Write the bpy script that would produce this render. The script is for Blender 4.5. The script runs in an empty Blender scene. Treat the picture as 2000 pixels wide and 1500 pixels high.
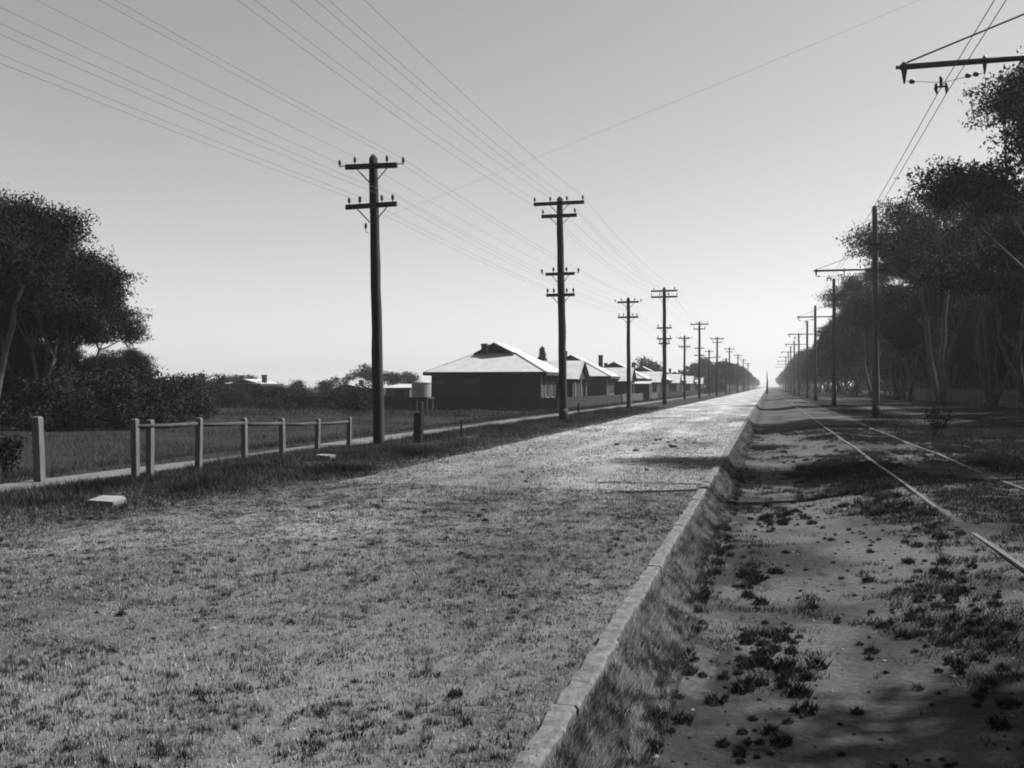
import bpy, math, random
import numpy as np
from mathutils import Vector, Matrix
R = math.radians
scn = bpy.context.scene
COL = scn.collection

# ------------------------------------------------------------------ camera
YAW = math.atan(500/1900); CA, SA = math.cos(YAW), math.sin(YAW)
EYE = 1.5
cd = bpy.data.cameras.new('camera'); cam = bpy.data.objects.new('camera', cd); COL.objects.link(cam)
cam.location = (0, 0, EYE); cam.rotation_euler = (R(90.15), 0, YAW)
cd.sensor_width = 36; cd.lens = 34.2; cd.clip_start = .05; cd.clip_end = 9000
scn.camera = cam
# ------------------------------------------------------------------ light
SUN_AZ = 55.0      # degrees right of the road direction (+Y)
SUN_EL = 50.0
scn.render.engine = 'CYCLES'
scn.view_settings.view_transform = 'Standard'; scn.view_settings.look = 'None'
scn.view_settings.gamma = 1; scn.view_settings.exposure = 1.4
scn.cycles.filter_width = 1.9
w = bpy.data.worlds.new('World'); scn.world = w; w.use_nodes = True
nt = w.node_tree; nt.nodes.clear()
sky = nt.nodes.new('ShaderNodeTexSky'); sky.sky_type = 'NISHITA'; sky.sun_disc = False
sky.sun_elevation = R(SUN_EL); sky.sun_rotation = R(SUN_AZ); sky.air_density = 1.0; sky.dust_density = .9; sky.ozone_density = 1
mxs = nt.nodes.new('ShaderNodeRGBToBW')      # black and white film
bg = nt.nodes.new('ShaderNodeBackground'); bg.inputs[1].default_value = .056
wo = nt.nodes.new('ShaderNodeOutputWorld')
nt.links.new(sky.outputs[0], mxs.inputs[0])
nt.links.new(mxs.outputs[0], bg.inputs[0]); nt.links.new(bg.outputs[0], wo.inputs[0])
sl = bpy.data.lights.new('sun', 'SUN'); sl.energy = 4.9; sl.angle = R(.5); sl.color = (1, 1, 1)
so = bpy.data.objects.new('sun', sl); COL.objects.link(so)
sdir = Vector((math.sin(R(SUN_AZ))*math.cos(R(SUN_EL)), math.cos(R(SUN_AZ))*math.cos(R(SUN_EL)), math.sin(R(SUN_EL))))
so.rotation_euler = sdir.to_track_quat('Z', 'Y').to_euler()

rnd = random.Random(7); rng = np.random.default_rng(11)

# ------------------------------------------------------------------ helpers
def ground_xy(px, d):
    """plan position of a thing seen at photo column px, d metres down the view axis"""
    u = (px-1000)/1900*d
    return (u*CA-d*SA, d*CA+u*SA)

def tag(o, label=None, cat=None, group=None, kind=None):
    if label: o['label'] = label
    if cat: o['category'] = cat
    if group: o['group'] = group
    if kind: o['kind'] = kind
    return o

def thing(name, loc, label, cat, group=None, rz=0):
    o = bpy.data.objects.new(name, None); COL.objects.link(o)
    o.location = loc; o.rotation_euler = (0, 0, rz); o.empty_display_size = .2
    return tag(o, label, cat, group)

def copy_tree(o, parent=None):
    c = o.copy(); COL.objects.link(c)
    if parent: c.parent = parent
    for ch in list(o.children): copy_tree(ch, c)
    return c

def grey(v, name, rough=.9, scale=6.0, amount=.35, bump=0.0, stretch=(1, 1, 1), spec=.2, metallic=0):
    m = bpy.data.materials.new(name); m.use_nodes = True; n = m.node_tree; b = n.nodes['Principled BSDF']
    tc = n.nodes.new('ShaderNodeTexCoord'); mp = n.nodes.new('ShaderNodeMapping'); mp.inputs['Scale'].default_value = stretch
    nz = n.nodes.new('ShaderNodeTexNoise'); nz.inputs['Scale'].default_value = scale; nz.inputs['Detail'].default_value = 6; nz.inputs['Roughness'].default_value = .65
    rp = n.nodes.new('ShaderNodeValToRGB')
    lo, hi = v*(1-amount), v*(1+amount)
    rp.color_ramp.elements[0].position = .3; rp.color_ramp.elements[0].color = (lo, lo, lo, 1)
    rp.color_ramp.elements[1].position = .7; rp.color_ramp.elements[1].color = (hi, hi, hi, 1)
    n.links.new(tc.outputs['Object'], mp.inputs[0]); n.links.new(mp.outputs[0], nz.inputs['Vector'])
    n.links.new(nz.outputs[0], rp.inputs[0]); n.links.new(rp.outputs[0], b.inputs['Base Color'])
    b.inputs['Roughness'].default_value = rough; b.inputs['Specular IOR Level'].default_value = spec; b.inputs['Metallic'].default_value = metallic
    if bump:
        bp = n.nodes.new('ShaderNodeBump'); bp.inputs['Strength'].default_value = bump; bp.inputs['Distance'].default_value = .02
        n.links.new(nz.outputs[0], bp.inputs['Height']); n.links.new(bp.outputs[0], b.inputs['Normal'])
    return m

def blade_mat(name, lo, hi, trans=.25):
    """leaf or grass: each blade's own tone comes from the mesh attribute 'tone'"""
    m = bpy.data.materials.new(name); m.use_nodes = True; n = m.node_tree; b = n.nodes['Principled BSDF']
    at = n.nodes.new('ShaderNodeAttribute'); at.attribute_name = 'tone'
    rp = n.nodes.new('ShaderNodeValToRGB')
    rp.color_ramp.elements[0].color = (lo, lo, lo, 1); rp.color_ramp.elements[1].color = (hi, hi, hi, 1)
    n.links.new(at.outputs['Fac'], rp.inputs[0]); n.links.new(rp.outputs[0], b.inputs['Base Color'])
    b.inputs['Roughness'].default_value = .85; b.inputs['Specular IOR Level'].default_value = .12
    if trans:
        tr = n.nodes.new('ShaderNodeBsdfTranslucent'); ms = n.nodes.new('ShaderNodeMixShader'); ms.inputs[0].default_value = trans
        n.links.new(rp.outputs[0], tr.inputs[0]); n.links.new(b.outputs[0], ms.inputs[1]); n.links.new(tr.outputs[0], ms.inputs[2])
        n.links.new(ms.outputs[0], n.nodes['Material Output'].inputs[0])
    return m

def corrugated(v, name, scale=40):
    m = grey(v, name, rough=.5, scale=1.5, amount=.18, spec=.4)
    n = m.node_tree; b = n.nodes['Principled BSDF']
    tc = n.nodes.new('ShaderNodeTexCoord'); wv = n.nodes.new('ShaderNodeTexWave'); wv.inputs['Scale'].default_value = scale/6.28
    bp = n.nodes.new('ShaderNodeBump'); bp.inputs['Strength'].default_value = .4; bp.inputs['Distance'].default_value = .02
    n.links.new(tc.outputs['Object'], wv.inputs['Vector']); n.links.new(wv.outputs[0], bp.inputs['Height']); n.links.new(bp.outputs[0], b.inputs['Normal'])
    return m

class MB:
    def __init__(s): s.v = []; s.f = []
    def add(s, vs, fs):
        k = len(s.v); s.v += [tuple(p) for p in vs]; s.f += [tuple(i+k for i in q) for q in fs]
    def box(s, x0, x1, y0, y1, z0, z1):
        s.add([(x0,y0,z0),(x1,y0,z0),(x1,y1,z0),(x0,y1,z0),(x0,y0,z1),(x1,y0,z1),(x1,y1,z1),(x0,y1,z1)],
              [(0,3,2,1),(4,5,6,7),(0,1,5,4),(1,2,6,5),(2,3,7,6),(3,0,4,7)])
    def tube(s, pts, rad, n=8, cap=True):
        pts = [Vector(p) for p in pts]
        if not hasattr(rad, '__len__'): rad = [rad]*len(pts)
        k = len(s.v); up = None
        for i, p in enumerate(pts):
            t = (pts[min(i+1, len(pts)-1)]-pts[max(i-1, 0)]).normalized()
            ref = Vector((0, 0, 1)) if abs(t.z) < .9 else Vector((1, 0, 0))
            a = t.cross(ref).normalized() if up is None else (up-t*up.dot(t)).normalized()
            up = a; b = t.cross(a)
            for j in range(n):
                q = 2*math.pi*j/n; s.v.append(tuple(p+(a*math.cos(q)+b*math.sin(q))*rad[i]))
        for i in range(len(pts)-1):
            for j in range(n):
                j2 = (j+1) % n; s.f.append((k+i*n+j, k+i*n+j2, k+(i+1)*n+j2, k+(i+1)*n+j))
        if cap:
            s.f.append(tuple(k+j for j in range(n))[::-1]); s.f.append(tuple(k+(len(pts)-1)*n+j for j in range(n)))
    def build(s, name, m, parent=None, smooth=False):
        me = bpy.data.meshes.new(name); me.from_pydata(s.v, [], s.f); me.materials.append(m); me.update()
        if smooth: me.polygons.foreach_set('use_smooth', [True]*len(me.polygons))
        o = bpy.data.objects.new(name, me); COL.objects.link(o)
        if parent: o.parent = parent
        return o

def tri_mesh(name, V, tone):
    """V: (N,3,3) triangles, tone: (N,)"""
    N = len(V); me = bpy.data.meshes.new(name)
    me.vertices.add(3*N); me.vertices.foreach_set('co', V.reshape(-1).astype(np.float32))
    me.loops.add(3*N); me.loops.foreach_set('vertex_index', np.arange(3*N, dtype=np.int32))
    me.polygons.add(N); me.polygons.foreach_set('loop_start', np.arange(0, 3*N, 3, dtype=np.int32))
    at = me.attributes.new('tone', 'FLOAT', 'FACE'); at.data.foreach_set('value', tone.astype(np.float32))
    me.update(calc_edges=True)
    return me

def obj(name, me, m=None, parent=None):
    if m and not me.materials: me.materials.append(m)
    o = bpy.data.objects.new(name, me); COL.objects.link(o)
    if parent: o.parent = parent
    return o

# value noise for layout
_tab = rng.random((256, 256))
def vnoise(x, y, s=1.0):
    x = np.asarray(x, float)/s; y = np.asarray(y, float)/s
    xi = np.floor(x).astype(int); yi = np.floor(y).astype(int); fx = x-xi; fy = y-yi
    fx = fx*fx*(3-2*fx); fy = fy*fy*(3-2*fy)
    g = lambda a, b: _tab[a % 256, b % 256]
    return (g(xi, yi)*(1-fx)+g(xi+1, yi)*fx)*(1-fy)+(g(xi, yi+1)*(1-fx)+g(xi+1, yi+1)*fx)*fy
def fbm(x, y, s=1.0):
    return (vnoise(x, y, s)+.5*vnoise(x+31, y+17, s/2)+.25*vnoise(x+71, y+5, s/4))/1.75

PX = [-2000, -60, -30, -16, -12.2, -9, -7.2, -6.4, -.88, -.82, -.64, -.3, .6, 1.6, 2.0, 3.9, 6, 12, 20, 60, 2000]
PZ = [-.5, -.5, -.5, -.5, -.04, -.02, -.03, -.035, -.035, -.05, -.23, -.25, -.23, -.12, -.06, -.05, -.06, -.02, .05, .1, .1]
def gz(x, y):
    z = np.interp(x, PX, PZ)
    off = np.clip((np.abs(np.asarray(x)+3.65)-2.85)*3, 0, 1)         # no bumps under the road
    amp = np.where((np.asarray(x) > -12.2) & (np.asarray(x) < -9.2), .25, 1)
    amp = np.where((np.asarray(x) > -.9) & (np.asarray(x) < -.45), .3, amp)
    return z + off*amp*(fbm(x, y, 1.3)-.5)*.07

# ------------------------------------------------------------------ setting: ground, road, kerb, paths
def ground_material():
    m = bpy.data.materials.new('ground'); m.use_nodes = True; n = m.node_tree; L = n.links.new
    b = n.nodes['Principled BSDF']; b.inputs['Roughness'].default_value = .95; b.inputs['Specular IOR Level'].default_value = .1
    ge = n.nodes.new('ShaderNodeNewGeometry'); sp = n.nodes.new('ShaderNodeSeparateXYZ'); L(ge.outputs['Position'], sp.inputs[0])
    def noise(s, d=5):
        q = n.nodes.new('ShaderNodeTexNoise'); q.inputs['Scale'].default_value = s; q.inputs['Detail'].default_value = d; q.inputs['Roughness'].default_value = .6
        L(ge.outputs['Position'], q.inputs['Vector']); return q.outputs[0]
    def ma(op, a, b_=None, c=None):
        q = n.nodes.new('ShaderNodeMath'); q.operation = op
        for i, v in enumerate((a, b_, c)):
            if v is None: continue
            if isinstance(v, (int, float)): q.inputs[i].default_value = v
            else: L(v, q.inputs[i])
        return q.outputs[0]
    def ss(v, a, b_):
        q = n.nodes.new('ShaderNodeMapRange'); q.interpolation_type = 'SMOOTHSTEP'
        q.inputs[1].default_value = a; q.inputs[2].default_value = b_; L(v, q.inputs[0]); return q.outputs[0]
    x = ma('ADD', sp.outputs[0], ma('MULTIPLY', ma('SUBTRACT', noise(.9), .5), 1.6))
    # bare dirt on the tram reserve and on the track right of the poles
    d1 = ma('MULTIPLY', ss(x, -.6, -.2), ss(x, 4.6, 3.6))
    d2 = ma('MULTIPLY', ss(x, 6.2, 7.0), ss(x, 9.2, 8.4))
    bare = ma('MAXIMUM', d1, ma('MULTIPLY', d2, .8))
    patch = ss(noise(.55, 6), .36, .60)
    bare = ma('MULTIPLY', bare, patch)
    fine = noise(26, 8)
    grass = ma('MULTIPLY_ADD', fine, .02, .002)
    dirt = ma('MULTIPLY_ADD', fine, .085, .010)
    straw = ma('MULTIPLY_ADD', fine, .07, .005)
    onb = ma('MULTIPLY', ss(sp.outputs[0], -1.2, -.9), ss(x, -.55, -.70))
    nearv = ma('MULTIPLY', ma('MULTIPLY', ss(x, -8.6, -7.2), ss(sp.outputs[0], -6, -6.3)), ss(sp.outputs[1], 17, 11))
    mg = n.nodes.new('ShaderNodeMix'); mg.data_type = 'FLOAT'; L(ma('MAXIMUM', onb, ma('MULTIPLY', nearv, .8)), mg.inputs[0]); L(grass, mg.inputs[2]); L(straw, mg.inputs[3]); grass = mg.outputs[0]
    mix = n.nodes.new('ShaderNodeMix'); mix.data_type = 'FLOAT'; L(bare, mix.inputs[0]); L(grass, mix.inputs[2]); L(dirt, mix.inputs[3])
    cc = n.nodes.new('ShaderNodeCombineColor'); [L(mix.outputs[0], cc.inputs[i]) for i in range(3)]
    L(cc.outputs[0], b.inputs['Base Color'])
    bp = n.nodes.new('ShaderNodeBump'); bp.inputs['Strength'].default_value = .7; bp.inputs['Distance'].default_value = .04
    L(noise(14, 9), bp.inputs['Height']); L(bp.outputs[0], b.inputs['Normal'])
    return m

xs = sorted(set([-3000, -1200, -500, -200, -100, -60, -45, -30, -24, -20, -18, 20, 26, 34, 50, 80, 140, 300, 800, 3000]
     + [round(v, 2) for v in np.arange(-17, -6, .5)] + [-6.5, -6, -4, -2, -1] + [round(v, 3) for v in np.arange(-.9, -.55, .04)]
     + [round(v, 2) for v in np.arange(-.5, 4.5, .14)] + [round(v, 2) for v in np.arange(4.6, 20, .6)]))
ys = list(np.arange(-60, 0, 6)) + list(np.arange(0, 22, .18)) + list(np.arange(22, 60, .6)) + list(np.arange(60, 150, 3)) + list(np.arange(150, 600, 25)) + [600, 900, 1400, 2200, 3600, 5500]
X, Y = np.meshgrid(xs, ys); Z = gz(X, Y)
vs = np.stack([X, Y, Z], -1).reshape(-1, 3); nx, ny = len(xs), len(ys)
ii = (np.arange(ny-1)[:, None]*nx+np.arange(nx-1)[None]).reshape(-1)
fs = np.stack([ii, ii+1, ii+nx+1, ii+nx], -1)
me = bpy.data.meshes.new('ground'); me.from_pydata(vs.tolist(), [], fs.tolist()); me.materials.append(ground_material())
me.polygons.foreach_set('use_smooth', [True]*len(me.polygons))
tag(obj('ground', me), 'dark grassy verge and bare dirt tram reserve beside the road', None, None, 'structure')

def strip(name, xl, xr, ylist, zoff, m, label, follow=True, wob=0, cols=4):
    v = []; f = []
    for i, y in enumerate(ylist):
        a = xl(y) if callable(xl) else xl; b = xr(y) if callable(xr) else xr
        for j in range(cols+1):
            x = a+(b-a)*j/cols
            v.append((x, y, (float(gz(x, y)) if follow else 0)+zoff))
    for i in range(len(ylist)-1):
        for j in range(cols):
            k = i*(cols+1)+j; f.append((k, k+1, k+cols+2, k+cols+1))
    me = bpy.data.meshes.new(name); me.from_pydata(v, [], f); me.materials.append(m)
    return tag(obj(name, me), label, None, None, 'structure')

def road_material():
    m = bpy.data.materials.new('pale_gravel'); m.use_nodes = True; n = m.node_tree; L = n.links.new
    b = n.nodes['Principled BSDF']; b.inputs['Roughness'].default_value = .9; b.inputs['Specular IOR Level'].default_value = .15
    ge = n.nodes.new('ShaderNodeNewGeometry')
    def noise(s, d, r, st=(1, 1, 1)):
        mp = n.nodes.new('ShaderNodeMapping'); mp.inputs['Scale'].default_value = st; L(ge.outputs['Position'], mp.inputs[0])
        q = n.nodes.new('ShaderNodeTexNoise'); q.inputs['Scale'].default_value = s; q.inputs['Detail'].default_value = d; q.inputs['Roughness'].default_value = r
        L(mp.outputs[0], q.inputs['Vector']); return q.outputs[0]
    big = noise(.5, 4, .55, (1, .35, 1)); fine = noise(38, 9, .75); mid = noise(5, 6, .6)
    mx = n.nodes.new('ShaderNodeMath'); mx.operation = 'MULTIPLY_ADD'; L(mid, mx.inputs[0]); mx.inputs[1].default_value = .45; L(big, mx.inputs[2])
    m2 = n.nodes.new('ShaderNodeMath'); m2.operation = 'MULTIPLY_ADD'; L(fine, m2.inputs[0]); m2.inputs[1].default_value = .9; L(mx.outputs[0], m2.inputs[2])
    rp = n.nodes.new('ShaderNodeValToRGB'); e = rp.color_ramp.elements
    mr = n.nodes.new('ShaderNodeMapRange'); mr.inputs[1].default_value = .92; mr.inputs[2].default_value = 1.45; L(m2.outputs[0], mr.inputs[0])
    e[0].position = 0; e[0].color = (.012,)*3+(1,); e[1].position = 1; e[1].color = (.135,)*3+(1,)
    # grazing sheen painted in: gravel colour is lightened with distance along the road
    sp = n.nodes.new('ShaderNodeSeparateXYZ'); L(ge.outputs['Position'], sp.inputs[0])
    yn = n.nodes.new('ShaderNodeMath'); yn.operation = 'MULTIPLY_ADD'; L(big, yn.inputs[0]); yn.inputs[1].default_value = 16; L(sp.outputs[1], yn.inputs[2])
    sheen = n.nodes.new('ShaderNodeMapRange'); sheen.interpolation_type = 'SMOOTHSTEP'; sheen.inputs[1].default_value = 15; sheen.inputs[2].default_value = 44; sheen.inputs[3].default_value = 1; sheen.inputs[4].default_value = 2.6; L(yn.outputs[0], sheen.inputs[0])
    vm = n.nodes.new('ShaderNodeVectorMath'); vm.operation = 'SCALE'; L(mr.outputs[0], rp.inputs[0]); L(rp.outputs[0], vm.inputs[0]); L(sheen.outputs[0], vm.inputs['Scale'])
    L(vm.outputs[0], b.inputs['Base Color'])
    bp = n.nodes.new('ShaderNodeBump'); bp.inputs['Strength'].default_value = .8; bp.inputs['Distance'].default_value = .03
    L(fine, bp.inputs['Height']); L(bp.outputs[0], b.inputs['Normal'])
    return m
yr = list(np.arange(-40, 40, .5)) + list(np.arange(40, 200, 4)) + list(np.arange(200, 1500, 50))
def road_left(y): return -6.55+.3*(float(fbm(y, 3.0, 1.6))-.5)-max(0, 1-abs(y-6)/9)*.9
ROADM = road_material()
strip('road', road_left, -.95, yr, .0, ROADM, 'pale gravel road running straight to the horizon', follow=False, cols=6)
PATHM = grey(.07, 'path_dust', scale=3, amount=.2, bump=.3)
strip('path', lambda y: -11.5+.12*math.sin(y*.4), lambda y: -10.45+.12*math.sin(y*.3+1)+max(0, 1-max(0, y-9)/5)*.6, yr[:200], .012, PATHM, 'pale footpath running along the left verge', cols=4)

# kerb: a row of concrete lengths, slightly out of line
CONC = grey(.07, 'worn_concrete', scale=14, amount=.55, bump=.9)
kb = MB(); y = -4.0
while y < 420:
    L_ = 1.2 if y < 60 else 6.0
    dx = rnd.uniform(-.008, .008); dz = rnd.uniform(-.006, .008); n_ = 8 if y < 20 else 2
    for q in range(n_):
        a = y+(L_-.004)*q/n_; b_ = y+(L_-.004)*(q+1)/n_
        j = lambda s: rnd.uniform(-.009, .009)
        if q == 0: xa, xb, za = -.955+dx+j(0), -.85+dx+j(0), .035+dz
        xc, xd, zc = -.955+dx+j(0), -.85+dx+j(0), .035+dz+rnd.uniform(-.004, .004)
        kb.add([(xa,a,-.3),(xb-.0,a,-.3),(xb,a,za-.015),(xb-.015,a,za),(xa,a,za),(xc,b_,-.3),(xd,b_,-.3),(xd,b_,zc-.015),(xd-.015,b_,zc),(xc,b_,zc)],
               [(1,6,7,2),(2,7,8,3),(3,8,9,4),(4,9,5,0)]+([(0,1,2,3,4)] if q == 0 else [])+([(9,8,7,6,5)] if q == n_-1 else []))
        xa, xb, za = xc, xd, zc
    y += L_
tag(kb.build('kerb', CONC), 'worn concrete kerb edging the right of the gravel road', None, None, 'structure')

# tram rails
RAILM = grey(.055, 'rail_steel', rough=.45, scale=3, amount=.3, spec=.5)
SLEEP = grey(.06, 'sleeper_timber', scale=5, amount=.5)
def rail(x, lab):
    t = MB(); yy = list(np.arange(-10, 60, 2.0))+list(np.arange(60, 420, 12))
    for a, b_ in zip(yy[:-1], yy[1:]):
        za = -.068+.012*math.sin(a*.7+x); zb = -.068+.012*math.sin(b_*.7+x); w_ = .024
        wa = x+.015*math.sin(a*.31); wb = x+.015*math.sin(b_*.31)
        t.add([(wa-w_,a,za-.13),(wa+w_,a,za-.13),(wa+w_,a,za+.03),(wa-w_,a,za+.03),(wb-w_,b_,zb-.13),(wb+w_,b_,zb-.13),(wb+w_,b_,zb+.03),(wb-w_,b_,zb+.03)],
              [(3,2,6,7),(1,5,6,2),(0,3,7,4)])
    tag(t.build('tram_rail', RAILM), lab, 'tram rail', 'rails of the tram track')
rail(2.1, 'worn steel tram rail on the side of the track nearer the kerb')
rail(3.72, 'worn steel tram rail on the side of the track nearer the pole row')

# ------------------------------------------------------------------ grass
def blades(P, h, wd, lean, seed, tone=None, az=None):
    g = np.random.default_rng(seed); N = len(P)
    az = g.uniform(0, 2*math.pi, N) if az is None else az
    la = g.uniform(0, 2*math.pi, N)
    dx = np.cos(az)*wd/2; dy = np.sin(az)*wd/2
    V = np.zeros((N, 3, 3)); V[:, 0] = P; V[:, 1] = P; V[:, 2] = P
    V[:, 0, 0] -= dx; V[:, 0, 1] -= dy; V[:, 1, 0] += dx; V[:, 1, 1] += dy
    V[:, 2, 0] += np.cos(la)*lean*h; V[:, 2, 1] += np.sin(la)*lean*h; V[:, 2, 2] += h
    return V, (g.random(N) if tone is None else tone)

def view_area(xa, xb, ya, yb, n, g, power=1.0):
    """random plan points, denser towards the near end"""
    x = g.uniform(xa, xb, n*2); t = g.random(n*2)**power; y = ya+(yb-ya)*t
    d = y*CA-x*SA; u = x*CA+y*SA
    ok = (d > 2.6) & (np.abs(u) < d*.58+.6)
    return x[ok][:n], y[ok][:n]

def stubble():
    g = np.random.default_rng(3)
    Vs, Ts = [], []
    for (ya, yb, n, pw, hs) in ((2.4, 14, 900000, 1.25, 1), (11, 80, 420000, 1.5, 1.5)):
        x, y = view_area(-8.8, -.80, ya, yb, n, g, pw)
        pat = fbm(x*1.0, y*.6, 1.1); clump = vnoise(x, y, .045*hs); c2 = vnoise(x+5, y, .2); bare = fbm(x+60, y*.7, .9)
        worn = np.clip((bare-.6)*4, 0, .4)
        p_ = np.clip(.35+1.6*(clump-.35), .08, 1)*np.clip(.6+.8*(c2-.3), .35, 1)*(1-worn)*np.clip((80-y)/50, 0, 1)
        rut = np.exp(-((x+2.9+.15*np.sin(y*.2))/.28)**2)+np.exp(-((x+4.5+.15*np.sin(y*.2))/.28)**2)
        p_ *= 1-.75*rut*np.clip((y-7)/8, 0, 1)
        p_ = np.where(x > -1.0, p_*.35*(x < -.95)+.012, p_)
        keep = g.random(len(x)) < p_
        x, y, pat, c2, clump = x[keep], y[keep], pat[keep], c2[keep], clump[keep]
        z = np.where(x > -.98, .03, 0.0)
        dark = vnoise(x+13, y+7, .045*hs) < .37+.18*(c2-.5)
        h = g.uniform(.010, .030, len(x))*hs*(.45+.9*pat)*(.6+.8*clump); wd = g.uniform(.003, .008, len(x))*hs
        V, _ = blades(np.stack([x, y, z], -1), h, wd, .3, 4)
        Vs.append(V); Ts.append(np.where(dark, .12*g.random(len(x)), np.clip((.3+.7*g.random(len(x)))*(.45+.8*pat)*(1.35-.8*c2), 0, 1)))
    return tri_mesh('dry_grass', np.concatenate(Vs), np.concatenate(Ts))
DRY = blade_mat('dry_stubble', .003, .33, .3)
tag(obj('dry_grass', stubble(), DRY), 'short dry stubble growing through the pale gravel road', 'grass', None, 'stuff')

def verge():
    g = np.random.default_rng(5); Vs, Ts = [], []
    for (xa, xb, ya, yb, n, pw, h0, h1) in ((-10.4, -5.7, 4, 22, 170000, 1.1, .05, .17), (-10.4, -6.1, 18, 70, 100000, 1.3, .06, .18), (-40, -11.5, 12, 80, 110000, 1.3, .07, .24), (-110, -11.5, 60, 160, 90000, 1.2, .12, .4)):
        x, y = view_area(xa, xb, ya, yb, n, g, pw)
        pat = fbm(x, y, 1.7); keep = (g.random(len(x)) < np.clip(.15+2*(pat-.22), .1, 1)); x, y, pat = x[keep], y[keep], pat[keep]
        edge = np.clip((-x-6.2)/1.1, .22, 1) if xa > -20 else 1.0
        if xa > -20:
            bnd = -6.75+1.3*(fbm(x+3, y, 1.1)-.5)-np.clip(1-np.abs(y-7)/8, 0, 1)*.7
            k2 = g.random(len(x)) < np.clip((bnd-x)/.5, .04, 1); x, y, pat, edge = x[k2], y[k2], pat[k2], edge[k2]
        h = g.uniform(h0, h1, len(x))*edge*(.5+pat)
        V, _ = blades(np.stack([x, y, np.where((x > -6.6) & (x < -1), 0, gz(x, y))-.01], -1), h, g.uniform(.006, .015, len(x)), .55, 6)
        V[:, :2, :2] += (V[:, :2, :2]-V[:, 2:3, :2]*0-np.mean(V[:, :2, :2], axis=1, keepdims=True))*(2 if ya == 60 else 0)
        Vs.append(V); Ts.append(np.clip(g.random(len(x))**1.5*(2.4*(fbm(x+40, y, .8)-.22)), 0, 1))
    return tri_mesh('verge_grass', np.concatenate(Vs), np.concatenate(Ts))
GRN = blade_mat('verge_green', .004, .075, .15)
tag(obj('verge_grass', verge(), GRN), 'dark rough grass on the verge left of the road', 'grass', None, 'stuff')

def bank():
    g = np.random.default_rng(8); n = 230000
    y = 2.6+40*g.random(n)**1.6; t = g.random(n); x = -.845+.36*t**1.1+.10*(fbm(y, y*0+2, .7)-.5)*t
    pat = .55*vnoise(x*1.5, y, .09)+.45*fbm(x*2, y, .5); keep = g.random(n) < np.clip(.15+2.6*(pat-.3), .05, 1)*np.where(t > .8, .5, 1)
    x, y, pat, t = x[keep], y[keep], pat[keep], t[keep]
    h = g.uniform(.02, .085, len(x))*(.4+1.2*pat)*(1.15-.5*t)
    V, _ = blades(np.stack([x, y, gz(x, y)-.004], -1), h, g.uniform(.003, .007, len(x)), .45, 9)
    V[:, 2, 0] += h*g.uniform(-.15, .35, len(h))
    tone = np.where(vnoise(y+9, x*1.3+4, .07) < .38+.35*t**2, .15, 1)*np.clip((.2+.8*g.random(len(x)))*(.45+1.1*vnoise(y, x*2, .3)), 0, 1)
    return tri_mesh('bank_grass', V, tone)
BNK = blade_mat('bank_straw', .015, .33, .3)
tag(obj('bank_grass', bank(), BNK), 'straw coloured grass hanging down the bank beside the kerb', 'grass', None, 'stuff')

def weeds():
    g = np.random.default_rng(12); Vs, Ts = [], []
    # sparse all over, thick in drifts
    x, y = view_area(-.55, 9, 2.5, 40, 620000, g, 1.5)
    pat = fbm(x+9, y*.8+3, 1.5); cl = vnoise(x, y, .16)
    right = np.clip((x-.9)/.8, 0, 1)*.35
    PT = ((0, 6.3, .38, 1.1), (.1, 13.6, .5, 1.2), (-.15, 9.2, .22, .9), (1.25, 7.3, .6, 2.0), (1.6, 13, .45, 3), (1.3, 4.4, .5, .6), (3.0, 9, 1.2, 2.5), (.9, 20, .6, 3))
    pm = np.zeros(len(x))
    for (cx, cy, rx, ry) in PT: pm = np.maximum(pm, 1-((x-cx)/rx)**2-((y-cy)/ry)**2)
    pm = np.clip(pm, -.6, 1)*.30-.03
    dens = np.clip((pat-.50+right*.5+pm+.5*(cl-.5))*3.6, 0, 1)*np.clip(.15+1.3*cl, 0, 1)+.03*(cl > .72)
    rail_ = (np.abs(x-2.1) < .055) | (np.abs(x-3.72) < .055)
    keep = (g.random(len(x)) < dens) & ~rail_; x, y, pat = x[keep], y[keep], pat[keep]
    h = g.uniform(.012, .055, len(x))*(.5+pat)*(1+y*.02)
    V, _ = blades(np.stack([x, y, gz(x, y)-.004], -1), h, g.uniform(.003, .008, len(x))*(1+y*.04), .6, 13)
    Vs.append(V); Ts.append(np.clip(g.random(len(x))*(.2+.9*fbm(x, y+50, .7)), 0, 1))
    x, y = view_area(4, 30, 16, 90, 90000, g, 1.3)
    pat = fbm(x, y, 2.4); keep = g.random(len(x)) < np.clip(2.4*(pat-.35), 0, 1)*np.where((x > 6.6) & (x < 8.8), .25, 1); x, y, pat = x[keep], y[keep], pat[keep]
    V, _ = blades(np.stack([x, y, gz(x, y)-.01], -1), g.uniform(.05, .16, len(x)), g.uniform(.015, .03, len(x)), .55, 14)
    Vs.append(V); Ts.append(g.random(len(x))*.8)
    return tri_mesh('reserve_weeds', np.concatenate(Vs), np.concatenate(Ts))
WEED = blade_mat('weed_green', .004, .06, .15)
tag(obj('reserve_weeds', weeds(), WEED), 'low dark weeds patching the dirt of the tram reserve', 'weeds', None, 'stuff')

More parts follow.
